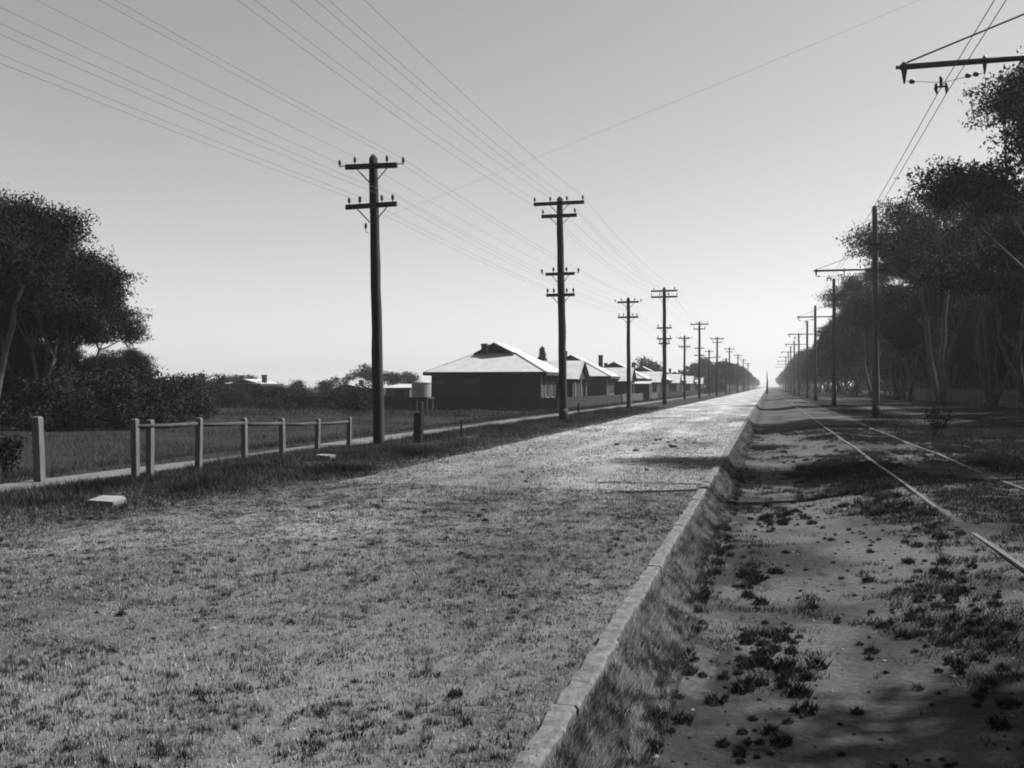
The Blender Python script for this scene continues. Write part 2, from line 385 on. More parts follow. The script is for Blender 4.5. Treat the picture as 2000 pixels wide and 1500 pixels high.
def clods():
    """broad-leaved weeds and clods on the dirt: little rosettes of wide leaves"""
    g = np.random.default_rng(21); Vs, Ts = [], []
    spots = []
    for (cx, cy, sx, sy, n, r0, r1) in ((0, 6.3, .17, .5, 90, .015, .07), (.1, 13.4, .26, .7, 60, .02, .08), (-.15, 9.2, .10, .45, 35, .02, .07), (1.25, 7.4, .33, 1.1, 120, .015, .065), (1.6, 13, .3, 1.6, 70, .02, .08),
                                        (1.2, 4.6, .3, .35, 30, .015, .06), (1.4, 5.6, .3, .35, 30, .015, .06), (-.1, 5.0, .15, .25, 20, .015, .05), (.7, 9, .7, 3, 60, .01, .045), (1.0, 19, 1.0, 4, 60, .02, .08), (-3.5, 9, 2.4, 5, 110, .012, .04), (-2.6, 25, .5, 1.6, 40, .03, .07)):
        for _ in range(n): spots.append((g.normal(cx, sx), g.normal(cy, sy), float(r0*.5+(r1-r0*.5)*g.random()**2)))
    for k in range(170): spots.append((-.50+float(g.normal(0, .05)), 2.8+16*g.random()**1.5, float(.01+.05*g.random()**2)))
    for k in range(260): spots.append((g.uniform(-.4, 2.0), 2.6+12*g.random()**1.3, float(.006+.03*g.random()**3)))
    for (x, y, r) in spots:
        if y < 2.4 or (-1.05 < x < -.62): continue
        if abs(x-2.1) < .09 or abs(x-3.72) < .09: continue
        n = 110; a = g.uniform(0, 6.28, n); rr = r*np.sqrt(g.random(n)); z0 = float(gz(x, y)) if x > -.9 or x < -6.6 else 0.0
        P = np.stack([x+np.cos(a)*rr, y+np.sin(a)*rr, np.full(n, z0)+g.random(n)*r*.85*(1-rr/r)], -1)
        V, _ = blades(P, g.uniform(.4, 1.0, n)*r, g.uniform(.10, .24, n)*r, .7, int(g.integers(1e6)))
        Vs.append(V); Ts.append(g.random(n))
    return tri_mesh('clod_weeds', np.concatenate(Vs), np.concatenate(Ts))
CLOD = blade_mat('clod_leaf', .004, .03, .1)
tag(obj('broadleaf_weeds', clods(), CLOD), 'dark clumps of broad leaved weed scattered over the dirt', 'weeds', None, 'stuff')

def stones():
    g = np.random.default_rng(33); n = 2600
    x, y = view_area(-.6, 6, 2.6, 26, n, g, 1.6); x2, y2 = view_area(-6.5, -1.0, 2.6, 26, 1800, g, 1.5)
    x = np.concatenate([x, x2]); y = np.concatenate([y, y2]); n = len(x); r_ = .004+.016*g.random(n)**4
    z = np.where(x < -.9, 0, gz(x, y))
    o = np.array([[1,0,0],[0,1,0],[-1,0,0],[0,-1,0],[0,0,1],[0,0,-1]], float); f = np.array([[0,1,4],[1,2,4],[2,3,4],[3,0,4],[1,0,5],[2,1,5],[3,2,5],[0,3,5]])
    P = o[None]*(r_[:, None, None]*g.uniform(.55, 1.3, (n, 6, 1))); a = g.uniform(0, 6.28, n); c, s_ = np.cos(a)[:, None], np.sin(a)[:, None]
    Q = np.stack([P[..., 0]*c-P[..., 1]*s_, P[..., 0]*s_+P[..., 1]*c, P[..., 2]*.7], -1)+np.stack([x, y, z+r_*.2], -1)[:, None]
    V = Q[:, f].reshape(-1, 3, 3); return tri_mesh('loose_stones', V, np.repeat(g.random(n), 8))
tag(obj('loose_stones', stones(), blade_mat('stone_grey', .02, .16, 0)), 'small loose stones scattered on the dirt and gravel', 'stones', None, 'stuff')

# ------------------------------------------------------------------ poles and lines
WOODP = grey(.022, 'weathered_pole', rough=.95, scale=2.2, amount=.4, bump=.6, stretch=(6, 6, .5))
WOODT = grey(.06, 'tram_pole_timber', rough=.9, scale=2.2, amount=.25, bump=.4, stretch=(6, 6, .4))
TAR = grey(.015, 'tar', rough=.8)
ARMM = grey(.028, 'crossarm_timber', scale=4, amount=.4)
IRON = grey(.03, 'dark_iron', rough=.6, spec=.4)
PORC = grey(.04, 'insulator_glaze', rough=.6, scale=8, amount=.3, spec=.5)
WIRE = grey(.10, 'wire', rough=.7, spec=.3)

def insulator(parent, x, y, z, s=1.0):
    t = MB(); t.tube([(x,y,z),(x,y,z+.07*s)], .012*s, 6)
    t.tube([(x,y,z+.06*s),(x,y,z+.075*s),(x,y,z+.12*s),(x,y,z+.14*s),(x,y,z+.19*s),(x,y,z+.21*s)], [.03*s,.045*s,.036*s,.045*s,.03*s,.012*s], 8)
    return t.build('insulator', PORC, parent, True)

def crossarm(parent, z, L_, ins, y=-.17, tilt=0.0, brace=True, thick=.10, yrot=0, ext=False, s=1.0, top=None):
    """ins: x offsets of insulators along the arm"""
    arm = MB(); h = thick/2; sl_ = math.tan(tilt)
    def P(x, yy, zz): return (x, yy, z+zz+x*sl_)
    xl, xr = -L_/2, L_/2
    v = [P(xl, y-.045, -h), P(xr, y-.045, -h), P(xr, y+.045, -h), P(xl, y+.045, -h), P(xl, y-.045, h), P(xr, y-.045, h), P(xr, y+.045, h), P(xl, y+.045, h)]
    arm.add(v, [(0,3,2,1),(4,5,6,7),(0,1,5,4),(1,2,6,5),(2,3,7,6),(3,0,4,7)])
    arm.tube([(0, y-.06, z), (0, .05, z)], .015, 6)
    a = arm.build('crossarm', ARMM, parent)
    if brace:
        for sg in (-1, 1):
            b_ = MB(); bx_ = sg*min(.42, L_*.3); b_.tube([(bx_, y+.055, z-h+bx_*sl_+.01), (sg*.07, y+.075, z-.42)], .016, 4); b_.build('brace', IRON, a)
    if ext:
        for sg in (-1, 1):
            e = MB(); xx = sg*(L_/2); e.tube([(xx-sg*.1, y, z+.02+xx*sl_), (xx+sg*.17, y, z+.03+xx*sl_)], .012, 5); e.build('bracket', IRON, a)
            insulator(a, xx+sg*.17, y, z+.0+xx*sl_, s)
    for x in ins: insulator(a, x, y, z+h-.005+x*sl_, s)
    return a

def pole_shaft(name, parent, H, r0, r1, lean, mat, seed, tar=0):
    g = random.Random(seed); n = 14; pts = []; rr = []
    for i in range(n+1):
        t = i/n; w_ = g.uniform(-.012, .012)
        pts.append((lean*t+w_, g.uniform(-.01, .01), -.4+(H+.4)*t)); rr.append((r0+(r1-r0)*t)*g.uniform(.96, 1.04))
    pts += [(lean, 0, H+.05), (lean, 0, H+.12)]; rr += [r1*.7, r1*.15]
    t = MB(); t.tube(pts, rr, 10); o = t.build(name, mat, parent, True)
    if tar:
        t = MB(); t.tube([(0, 0, -.3), (lean*.03, 0, tar*.5), (lean*.06, 0, tar)], [r0*1.12, r0*1.1, r0*1.07], 10); t.build('tarred_butt', TAR, parent, True)
    return o

ends_tel = []; ends_pow = []; ends_tram = []
tel = [(741, 25.5), (1228, 66.5), (1337, 116), (1385, 160), (1418, 206), (1440, 252), (1454, 300)]
tlab = ['tall weathered telephone pole with two braced crossarms at the end of the rail fence',
        'second telephone pole from the left, two crossarms, before the second house',
        'small telephone pole with two crossarms between the third and fourth power poles']
for i, (px, d) in enumerate(tel):
    x, y = ground_xy(px, d); z0 = float(gz(x, y))
    p = thing('telephone_pole', (x, y, z0), tlab[i] if i < 3 else '%s telephone pole of the row on the left, far off in the haze' % ['fourth', 'fifth', 'sixth', 'seventh'][i-3], 'utility pole', 'telephone poles along the left verge')
    lean = -.18 if i == 0 else rnd.uniform(-.08, .08)
    pole_shaft('shaft', p, 7.52, .155, .115, lean, WOODP, i)
    A = Matrix.Translation((lean, 0, 0))
    sc = 1.1
    if d < 140:
        h1 = crossarm(p, 7.28, 1.44, (-.46, .44), ext=True, tilt=R(-1.2) if i == 0 else 0, thick=.13)
        h2 = crossarm(p, 6.25, 1.42, (-.62, -.32, .30, .60), tilt=R(1.0) if i == 0 else 0, thick=.12)
        for h in (h1, h2): h.location.x = lean*.9
        if i == 0:
            t = MB(); t.tube([(-.14+lean*.75, -.1, 5.55), (-.2+lean*.75, -.12, 5.58), (-.2+lean*.75, -.12, 5.68)], .01, 5); bk = t.build('bracket', IRON, p)
            insulator(bk, -.2+lean*.75, -.12, 5.62, .9)
    else:
        for zz, LL in ((7.28, 1.44), (6.25, 1.4)):
            h = crossarm(p, zz, LL, (), brace=False, thick=.11); h.location.x = lean*.9
    ends_tel.append((x+lean*.9, y-.17, z0))
powr = [(1101, 42.5), (1298, 81.5), (1366, 124), (1400, 162), (1425, 205), (1441, 247), (1452, 290), (1461, 335)]
plab = ['tall power pole with four crossarms in front of the first gabled house',
        'power pole with paired top crossarms beside the third house roof',
        'third power pole from the left, narrower arm under a wide one', 'fourth power pole, thin against the sky left of the far trees']
# one pole behind the camera's left shoulder carries the near spans
PP = [(None, None)]+powr
for i, (px, d) in enumerate(PP):
    if px is None: x, y = -8.75, 2.4
    else: x, y = ground_xy(px, d)
    z0 = float(gz(x, y)); k = i-1
    p = thing('power_pole', (x, y, z0), 'power pole standing just out of sight left of the camera' if k < 0 else (plab[k] if k < 4 else '%s power pole of the row on the left, far off in the haze' % ['fifth', 'sixth', 'seventh', 'eighth', 'ninth'][k-4]), 'utility pole', 'power poles along the left verge')
    lean = [-.2, -.18][i] if i < 2 else rnd.uniform(-.1, .1)
    pole_shaft('shaft', p, 9.72, .19, .135, lean, WOODP, 20+i, tar=.55 if i == 1 else 0)
    hs = []
    if k in (0, -1): arms = ((9.50, 2.24, (-1.08, -.38, .36, 1.06), 0, .15, False), (8.95, 1.57, (-.72, .70), 0, .15, False), (6.42, 1.28, (-.3, .28), 0, .13, True), (5.5, 1.26, (-.58, -.3, .28, .57), 0, .13, False))
    elif k == 1: arms = ((9.5, 2.2, (-.85, .85), 0, .14, False), (9.0, 2.2, (-1.05, -.38, .38, 1.06), 0, .14, False), (6.4, 1.25, (-.5, .5), 0, .12, False), (5.5, 1.25, (-.5, .5), 0, .12, False), (5.1, .95, (-.4, .4), 0, .12, False))
    else: arms = ((9.45, 2.2, (-1.05, .38, -.38, 1.06) if d < 170 else (), 0, .14, False), (8.85, 1.5, (-.7, .7) if d < 170 else (), 0, .12, False), (6.4, 1.25, (), 0, .12, False), (5.5, 1.25, (), 0, .12, False))
    for (zz, LL, ins, ti, th, ex) in arms:
        h = crossarm(p, zz, LL, ins, y=-.19, thick=th, ext=ex, brace=(i < 3), s=1.15); h.location.x = lean*zz/9.7
    ends_pow.append((x, y-.19, z0, lean))
tram = [(None, None), (1711, 47.5), (1629, 79.5), (1593, 106), (1577, 131), (1561, 161), (1552, 188), (1545, 218), (1540, 250), (1535, 285)]
trl = ['tall timber tram pole at the right edge, its bracket arm reaching over the track',
       'tall tram pole with tarred foot and bracket arm, standing nearest inside the frame', 'second tram pole from the right with tarred foot, before the gum trees',
       'third tram pole from the right along the track', 'fourth tram pole from the right, its thin arm against the sky', 'fifth tram pole from the right, top just above the tree line']
for i, (px, d) in enumerate(tram):
    if px is None: x, y = 5.15, 18.6
    else: x, y = ground_xy(px, d)
    z0 = float(gz(x, y))
    p = thing('tram_pole', (x, y, z0), trl[i] if i < 6 else '%s tram pole of the row on the right, far off in the haze' % ['seventh', 'eighth', 'ninth', 'tenth'][i-6], 'tram pole', 'tram poles along the right of the track')
    lean = rnd.uniform(-.06, .04)-.04; pole_shaft('shaft', p, 10.3, .175, .13, lean, WOODT, 40+i, tar=.62)
    near = i < 2; AL = 2.86
    t = MB(); za = 7.28; t.tube([(.16, 0, za), (-AL, 0, za+.0)], .052, 10); t.tube([(-AL-.07, 0, za), (-AL-.0, 0, za)], .034, 8)
    arm = t.build('bracket_arm', IRON, p, True)
    for (ox, ln, r_) in ((-AL+.07, .30, .042), (-AL+.07+1.32, .24, .03)):
        s_ = MB(); s_.tube([(ox, 0, za+.09), (ox, 0, za+.04), (ox, 0, za-.06), (ox, 0, za-ln)], [r_*.8, r_*1.3, r_*1.2, r_*.35], 8)
        s_.build('clamp_spike', IRON, arm, True)
    if d is None or d < 140:
        s_ = MB()
        for oy in (-.03, .03): s_.tube([(-AL+.07, oy, za+.06), (-.1, oy, za+1.02)], .009, 5)
        s_.build('stay_rod', IRON, p)
        # span wire, strain insulators and the twin hanger under the arm
        s_ = MB(); s_.tube([(-AL+.07, 0, za-.25), (-AL+.70, 0, za-.33), (-AL+1.39, 0, za-.21)], .006, 5)
        sw = s_.build('span_wire', WIRE, arm)
        for ox, oz in ((-AL+.2, -.27), (-AL+1.12, -.24), (-AL+1.25, -.225)):
            s_ = MB(); s_.tube([(ox-.05, 0, za+oz), (ox-.03, 0, za+oz), (ox+.03, 0, za+oz), (ox+.05, 0, za+oz)], [.015, .042, .042, .015], 8); s_.build('insulator', PORC, sw, True)
        s_ = MB(); cx = -AL+.68
        s_.tube([(cx, 0, za-.22), (cx, 0, za-.27), (cx, 0, za-.42)], [.028, .03, .02], 8)
        s_.tube([(cx-.09, 0, za-.40), (cx+.09, 0, za-.40)], .018, 6)
        for sg in (-1, 1): s_.tube([(cx+sg*.08, 0, za-.34), (cx+sg*.09, -.03, za-.44), (cx+sg*.075, -.06, za-.55)], [.02, .033, .01], 7)
        s_.build('wire_hanger', IRON, arm, True)
        if i == 1:
            t2 = crossarm(p, 8.45, .62, (-.22,), brace=False, thick=.12, y=-.16)
    ends_tram.append((x-AL+.68, y-.06, z0+za-.55))

def wire_run(name, pts, sag, r_, label, cat, group):
    P = []
    for (a, b_) in zip(pts[:-1], pts[1:]):
        a = Vector(a); b_ = Vector(b_); L_ = (b_-a).length; n = 14 if a.y < 90 else 5; s = sag*(L_/40)**2
        for k in range(n): t = k/n; q = a.lerp(b_, t); q.z -= 4*s*t*(1-t); P.append(q)
    P.append(Vector(pts[-1]))
    t = MB(); t.tube(P, r_, 4); o = t.build(name, WIRE); return tag(o, label, cat, group)

T = ends_tel; T = [(T[0][0]-.3, T[0][1]-44, T[0][2])]+T
side = ['outermost left', 'second left', 'second right', 'outermost right']
for j, (ox, z) in enumerate(((-.89, 7.40), (-.46, 7.55), (.44, 7.55), (.89, 7.42))):
    wire_run('telephone_wire', [(x+ox, y, z0+z) for x, y, z0 in T[:6]], .28, .0036, 'thin telephone wire, %s on the upper telephone crossarm' % side[j], 'wire', 'wires on the telephone poles')
for j, (ox, z) in enumerate(((-.62, 6.5), (-.32, 6.5), (.30, 6.5), (.60, 6.5))):
    wire_run('telephone_wire', [(x+ox, y, z0+z) for x, y, z0 in T[:6]], .32, .0036, 'thin telephone wire, %s on the lower telephone crossarm' % side[j], 'wire', 'wires on the telephone poles')
E = ends_pow
for j, (ox, z) in enumerate(((-1.08, 9.75), (-.38, 9.75), (.36, 9.75), (1.06, 9.75))):
    wire_run('power_wire', [(x+ox+l, y, z0+z) for x, y, z0, l in E[:7]], .50, .0048, 'power wire, %s on the wide top crossarm' % side[j], 'wire', 'wires on the power poles')
for j, (ox, z) in enumerate(((-.72, 9.2), (.70, 9.2))):
    wire_run('power_wire', [(x+ox+l*.9, y, z0+z) for x, y, z0, l in E[:7]], .50, .0048, 'power wire on the %s end of the second crossarm' % ('left', 'right')[j], 'wire', 'wires on the power poles')
for sg, lb in ((-1, 'left'), (1, 'right')):
    pts = [(ends_tram[0][0]+sg*.075, -12, ends_tram[0][2]+.02)]+[(x+sg*.075, y, z) for x, y, z in ends_tram]
    wire_run('trolley_wire', pts, .22, .0075, 'tram contact wire, %s one of the close pair over the track' % lb, 'wire', 'tram contact wires')
x0, y0, z0 = ends_tel[0]
wire_run('crossing_wire', [(x0-.2, y0, z0+5.75), (5.0, 18.5, 9.2)], .45, .0018, 'faint single wire slanting across the road between pole rows', 'wire', None)

# ------------------------------------------------------------------ left rail fence, posts, slabs
POST = grey(.07, 'post_timber', scale=5, amount=.3, bump=.4, stretch=(4, 4, .7))
POSTD = grey(.03, 'dark_post_timber', scale=5, amount=.3, bump=.4)
def post_mb(w_, h, rz=0, skew=0.0):
    t = MB(); a = w_/2; c, s = math.cos(rz), math.sin(rz)
    rings = []
    for (z, k) in ((-.3, 1), (h-.05, 1), (h-.012, .9), (h, .65)):
        for (sx, sy) in ((-1, -1), (1, -1), (1, 1), (-1, 1)):
            xx, yy = sx*a*k, sy*a*k; rings.append((xx*c-yy*s+skew*z, xx*s+yy*c, z))
    f = []
    for i in range(3):
        for j in range(4): f.append((i*4+j, i*4+(j+1) % 4, i*4+4+(j+1) % 4, i*4+4+j))
    f.append((12, 13, 14, 15)); t.add(rings, f); return t
bf = [(265, 16.06, .97), (388, 17.8, .93), (478, 19.4, .88), (552, 20.9, .82), (620, 22.5, .76), (682, 24.2, .74)]
fx = [ground_xy(px, d) for px, d, h in bf]
fence = thing('rail_fence', (fx[0][0], fx[0][1], 0), 'low post and rail fence of squared timbers beside the footpath', 'fence')
FO = Vector((fx[0][0], fx[0][1], 0))
def loc_post(x, y, h, w_=.10, rz=0, mat=POST, sk=0):
    o = post_mb(w_, h, rz, sk).build('post', mat, fence); o.location = Vector((x, y, 0))-FO; return o
for (x, y), (_, _, h) in zip(fx, bf): loc_post(x, y, h, rz=rnd.uniform(-.1, .1), sk=rnd.uniform(-.02, .02))
loc_post(fx[0][0]-.02, fx[0][1]+.42, .94)
for k in range(5):
    a, b_ = fx[k], fx[k+1]; za = bf[k][2]-.13; zb = bf[k+1][2]-.11
    t = MB(); t.tube([Vector((a[0], a[1], za))-FO, Vector(((a[0]+b_[0])/2, (a[1]+b_[1])/2, (za+zb)/2-.01))-FO, Vector((b_[0], b_[1], zb))-FO], [.038, .036, .038], 8); t.build('rail', POSTD, fence, True)
x, y = ground_xy(78, 15.6)
o = post_mb(.125, 1.02, .1, -.05).build('wooden_post', POST); o.location = (x, y, 0); tag(o, 'lone squared timber post at the far left beyond the footpath', 'post')
x, y = ground_xy(813, 26.4)
o = post_mb(.15, .82, .5, .03).build('stump_post', POSTD); o.location = (x, y, 0); tag(o, 'short dark weathered post just right of the nearest telephone pole', 'post')
o2 = post_mb(.09, 1.08, .9, .02).build('stump_post', POSTD); o2.location = (x+.08, y+.16, 0); tag(o2, 'thin pointed post leaning behind the short dark post', 'post')
for px, d, h, lb in ((901, 29.5, .5, 'thin dark peg standing in the verge grass before the first house'), (1130, 46, .75, 'thin dark peg just right of the nearest power pole')):
    x, y = ground_xy(px, d); o = post_mb(.06, h, .3).build('marker_peg', POSTD); o.location = (x, y, 0); tag(o, lb, 'peg')
SLAB = grey(.13, 'pale_slab', scale=6, amount=.15)
def slab(px, d, sx, sy, rz, lb):
    x, y = ground_xy(px, d); t = MB()
    t.add([(-sx,-sy*.7,0),(sx*.7,-sy,0),(sx,sy*.3,0),(sx*.5,sy,0),(-sx*.8,sy*.9,0),(-sx*.97,-sy*.66,.09),(sx*.68,-sy*.95,.10),(sx*.96,sy*.28,.09),(sx*.48,sy*.95,.08),(-sx*.77,sy*.86,.08)],
          [(5,6,7,8,9),(0,1,6,5),(1,2,7,6),(2,3,8,7),(3,4,9,8),(4,0,5,9)])
    o = t.build('stone_slab', SLAB); o.location = (x, y, float(gz(x, y))+.03); o.rotation_euler = (R(5), R(3), rz); tag(o, lb, 'stone slab')
slab(212, 12.3, .20, .24, .3, 'pale angular slab lying in the verge grass at lower left')
slab(637, 19.9, .2, .16, .1, 'small pale slab in the grass below the rail fence')

# ------------------------------------------------------------------ trees
BARK = grey(.055, 'gum_bark', scale=3, amount=.5, bump=.3, stretch=(3, 3, .5))
BARKD = grey(.015, 'dark_bark', scale=3, amount=.4, bump=.3, stretch=(3, 3, .5))
LEAF = blade_mat('gum_leaf', .0015, .011, .05)
LEAFF = blade_mat('pale_leaf', .006, .03, .15)

def leaves(clumps, size, dens, seed, droop=True):
    g = np.random.default_rng(seed); Vs, Ts = [], []
    for (cx, cy, cz, r_, fl) in clumps:
        n = int(dens*r_*r_*(.5+fl)); d = g.normal(size=(n, 3)); d /= np.linalg.norm(d, axis=1)[:, None]
        rad = r_*(g.random(n)**.45)
        # uneven outline: sub-lobes
        lob = 1+.28*np.sin(d[:, 0]*5+cx*3)*np.sin(d[:, 1]*4.3+cy)+.2*np.sin(d[:, 2]*7+cz*2)+.12*g.normal(size=n)
        P = d*(rad*lob)[:, None]; P[:, 2] *= fl; P[:, 2] = np.where(P[:, 2] < -.6*r_*fl, -.6*r_*fl+.6*(P[:, 2]+.6*r_*fl), P[:, 2])
        P += (cx, cy, cz)
        a = g.normal(size=(n, 3)); a /= np.linalg.norm(a, axis=1)[:, None]
        if droop: a[:, 2] -= .7; a /= np.linalg.norm(a, axis=1)[:, None]
        b_ = np.cross(a, g.normal(size=(n, 3))); b_ /= np.linalg.norm(b_, axis=1)[:, None]
        s = size*g.uniform(.6, 1.4, n)[:, None]
        V = np.stack([P-b_*s*.32, P+b_*s*.32, P+a*s*1.1], 1)
        tone = np.clip(.5*g.random(n)+.5*g.random(), 0, 1)
        Vs.append(V); Ts.append(tone)
    return tri_mesh('crown', np.concatenate(Vs), np.concatenate(Ts))

def limb(t, a, b_, r0, r1, g, bend=.12, n=5):
    a = Vector(a); b_ = Vector(b_); L_ = (b_-a).length; pts = []; rr = []
    off = Vector((g.uniform(-1, 1), g.uniform(-1, 1), g.uniform(-.2, .5)))*L_*bend
    for i in range(n+1):
        q = i/n; p = a.lerp(b_, q)+off*math.sin(q*math.pi)+Vector((g.uniform(-1, 1), g.uniform(-1, 1), 0))*L_*.015*(0 < i < n)
        pts.append(p); rr.append(r0+(r1-r0)*q)
    t.tube(pts, rr, 6); return pts

def gum(seed, H, spread, base_frac=.5, stems=3, nclump=16, leaf=.15, dens=900, rc=(1.3, 2.2), clumps=None, side=0):
    g = random.Random(seed); t = MB(); cl = []
    tips = []
    for s in range(stems):
        az = s*2*math.pi/stems+g.uniform(-.5, .5); rr = spread*g.uniform(.2, .5)
        fork = (math.cos(az)*rr, math.sin(az)*rr, H*g.uniform(base_frac*.85, base_frac*1.1))
        limb(t, (g.uniform(-.12, .12), g.uniform(-.12, .12), -.2), fork, .19*H/14, .11*H/14, g, .1, 7); tips.append(fork)
    if clumps is None:
        for k in range(nclump):
            az = g.uniform(0, 2*math.pi); q = math.sqrt(g.random())*spread; tier = k % 3
            f = 1-(q/spread)**2
            top = H*base_frac+(H*(1-base_frac)-1.0)*(.45+.55*f)
            zt = (top, H*base_frac+.30*H*(1-base_frac), top*.93)[tier]+(g.uniform(-1.3, .9) if tier == 1 else g.uniform(-.4, .4))
            if tier == 1: q = spread*g.uniform(.35, 1.05)
            cl.append((math.cos(az)*q+side, math.sin(az)*q, zt, g.uniform(*rc), g.uniform(.58, .82)))
    else: cl = list(clumps)
    for c in cl:
        fk = min(tips, key=lambda p: (p[0]-c[0])**2+(p[1]-c[1])**2)
        mid = Vector(fk).lerp(Vector(c[:3]), .0)
        pts = limb(t, fk, (c[0], c[1], c[2]), .07*H/14, .025, g, .14, 5)
        for _ in range(3):
            e = Vector(c[:3])+Vector((g.uniform(-1, 1), g.uniform(-1, 1), g.uniform(-.3, .8)))*c[3]*.7
            limb(t, pts[3], e, .03, .01, g, .1, 3)
    me = bpy.data.meshes.new('trunk'); me.from_pydata(t.v, [], t.f); me.materials.append(BARK); me.polygons.foreach_set('use_smooth', [True]*len(me.polygons))
    cm = leaves(cl, leaf, dens, seed+100); cm.materials.append(LEAF)
    return me, cm

def plant_tree(name, meshes, x, y, rz, sc, label, cat='tree', group=None, sz=None):
    o = thing(name, (x, y, float(gz(x, y))), label, cat, group, rz); o.scale = (sc, sc, sz or sc)
    obj('trunk', meshes[0], None, o); obj('crown', meshes[1], None, o); return o

G = [gum(1, 15.5, 4.6, .50, 3, 15), gum(2, 14.5, 4.4, .45, 3, 15), gum(3, 17, 4.8, .60, 2, 13), gum(4, 13, 4.4, .36, 3, 16)]
GN = gum(9, 17, 5.4, .42, 3, 24, rc=(1.5, 2.4))
GL = [gum(5, 9, 3.4, .22, 4, 20), gum(6, 10.5, 3.2, .25, 5, 20)]
GF = [gum(11, 15, 4.5, .25, 3, 24, .42, 110), gum(12, 14, 4.3, .22, 2, 23, .42, 110), gum(13, 16, 4.8, .2, 3, 26, .42, 110)]
RG = 'gum trees in the belt right of the tramway'
descr = ['broad crowned', 'leaning', 'tall open crowned', 'dense low crowned']
pos = []
# front row (its crowns overhang towards the track), then rows behind
front = [(13.9, 50.5, 4, 1.0), (14.0, 59, 3, .98), (14.3, 70, 1, 1.05), (13.4, 84, 2, 1.04), (14.6, 92, 0, .92), (13.6, 104, 3, 1.0), (14.2, 118, 1, .98), (13.4, 136, 2, 1.02), (14.3, 150, 0, .92), (13.8, 166, 3, 1.1)]
G.append(GN); descr.append('full crowned')
nb = 0
ords = ['first', 'second', 'third', 'fourth', 'fifth', 'sixth', 'seventh', 'eighth', 'ninth', 'tenth', 'eleventh', 'twelfth', 'thirteenth']
for k, (x, y, v, s) in enumerate(front):
    plant_tree('gum_tree', G[v], x, y, rnd.uniform(0, 6.28), s, '%s gum tree, %s from the right in the front row behind the track' % (descr[v], ords[k]), 'tree', RG)
for row, (x0_, st) in enumerate(((19.5, 7.5), (26, 8.5), (34, 10))):
    yy = 46+row*3
    while yy < 175:
        v = rnd.choice((0, 1, 3))
        plant_tree('gum_tree', G[v], x0_+rnd.uniform(-1.2, 1.2), yy, rnd.uniform(0, 6.28), rnd.uniform(.6, .82), 'slender trunked gum tree standing in the shade of the back rows', 'tree', 'gum trees in the back rows of the right belt')
        yy += st+rnd.uniform(-1, 1)
for row, (x0_, st) in enumerate(((23, 5.5), (30, 6), (42, 7))):
    yy = 52+row*2
    while yy < 170:
        plant_tree('gum_tree', GL[rnd.randrange(2)], x0_+rnd.uniform(-1.5, 1.5), yy, rnd.uniform(0, 6.28), rnd.uniform(.85, 1.15), 'young bushy gum tree filling the shade under the back rows', 'tree', 'young gum trees under the right belt')
        yy += st+rnd.uniform(-1, 1)
yy = 178
while yy < 1150:
    for x0_ in (13.5, 21, 31):
        v = rnd.randrange(3)
        plant_tree('gum_tree', GF[v], x0_+rnd.uniform(-1, 1), yy+rnd.uniform(-2, 2), rnd.uniform(0, 6.28), rnd.uniform(.8, 1.0), 'far gum tree merging into the hazy row on the right', 'tree', 'distant gum trees on the right')
    yy += 9+yy*.02
# trees right of and behind the camera, whose shade falls across the reserve
for (x, y, v, s) in ((12.6, 18.2, 1, .72), (21, 38, 1, .95), (22, 24, 2, 1), (17, -3, 0, 1)):
    plant_tree('gum_tree', G[v], x, y, rnd.uniform(0, 6.28), s, 'gum tree beyond the right edge casting shade on the reserve', 'tree', 'gum trees out of frame on the right')

shade = gum(61, 15, 4, .6, 3, clumps=[(-6.2, .2, 13.2, 1.2, .7), (-5, 0, 13.4, 1.6, .6), (-3.4, .4, 14.2, 1.7, .6), (-1.6, -.3, 14.0, 1.9, .6), (0, .5, 14.8, 1.9, .6), (2, -.4, 13.6, 1.9, .6), (3.8, .2, 12.8, 1.8, .6), (-4.6, -1, 9.6, 1.0, .5), (-2.4, .3, 10.8, 1.2, .5), (1.4, .6, 10.6, 1.4, .6)])
sg_ = random.Random(4)
shade2 = gum(62, 14, 4, .6, 3, clumps=[(sg_.uniform(-3.6, 3.8), sg_.uniform(-3.7, 3.7), 11.5+sg_.uniform(-.8, .8), sg_.uniform(1.1, 1.6), .5) for _ in range(26)])
plant_tree('gum_tree', shade2, 12.2, 9.4, 0, 1.0, 'broad flat gum tree beyond the right edge shading the foreground dirt', 'tree', 'gum trees out of frame on the right')
plant_tree('gum_tree', shade, 13.4, 26.0, 0, 1.0, 'flat crowned gum tree beyond the right edge shading a band across the reserve', 'tree', 'gum trees out of frame on the right')
# left clump
LG = 'gum trees in the clump at the far left'
left = [(-20, 47, 0, .82, 'tall dark gum tree at the left edge, highest crown of the clump'), (60, 52, 1, .80, 'spreading gum tree second from the left edge of the clump'),
        (92, 51, 3, .80, 'gum tree with a stepped rounded crown in the middle of the left clump'), (148, 53, 1, .62, 'gum tree whose low crown reaches furthest right of the clump'),
        (-110, 50, 2, .80, 'gum tree mostly cut off by the left edge'), (30, 60, 3, .85, 'gum tree deep in the shade behind the left clump')]
for px, d, v, s, lb in left:
    x, y = ground_xy(px, d); plant_tree('gum_tree', G[v], x, y, rnd.uniform(0, 6.28), s, lb, 'tree', LG)
for px, d, v, s in ((-10, 53, 0, .6), (45, 56, 1, .45), (95, 55, 0, .5), (150, 56, 1, .42), (205, 57, 0, .45), (250, 58, 1, .42)):
    x, y = ground_xy(px, d); plant_tree('gum_tree', GL[v], x, y, rnd.uniform(0, 6.28), s, 'young bushy gum tree filling the dark left clump', 'tree', 'young gum trees in the left clump')
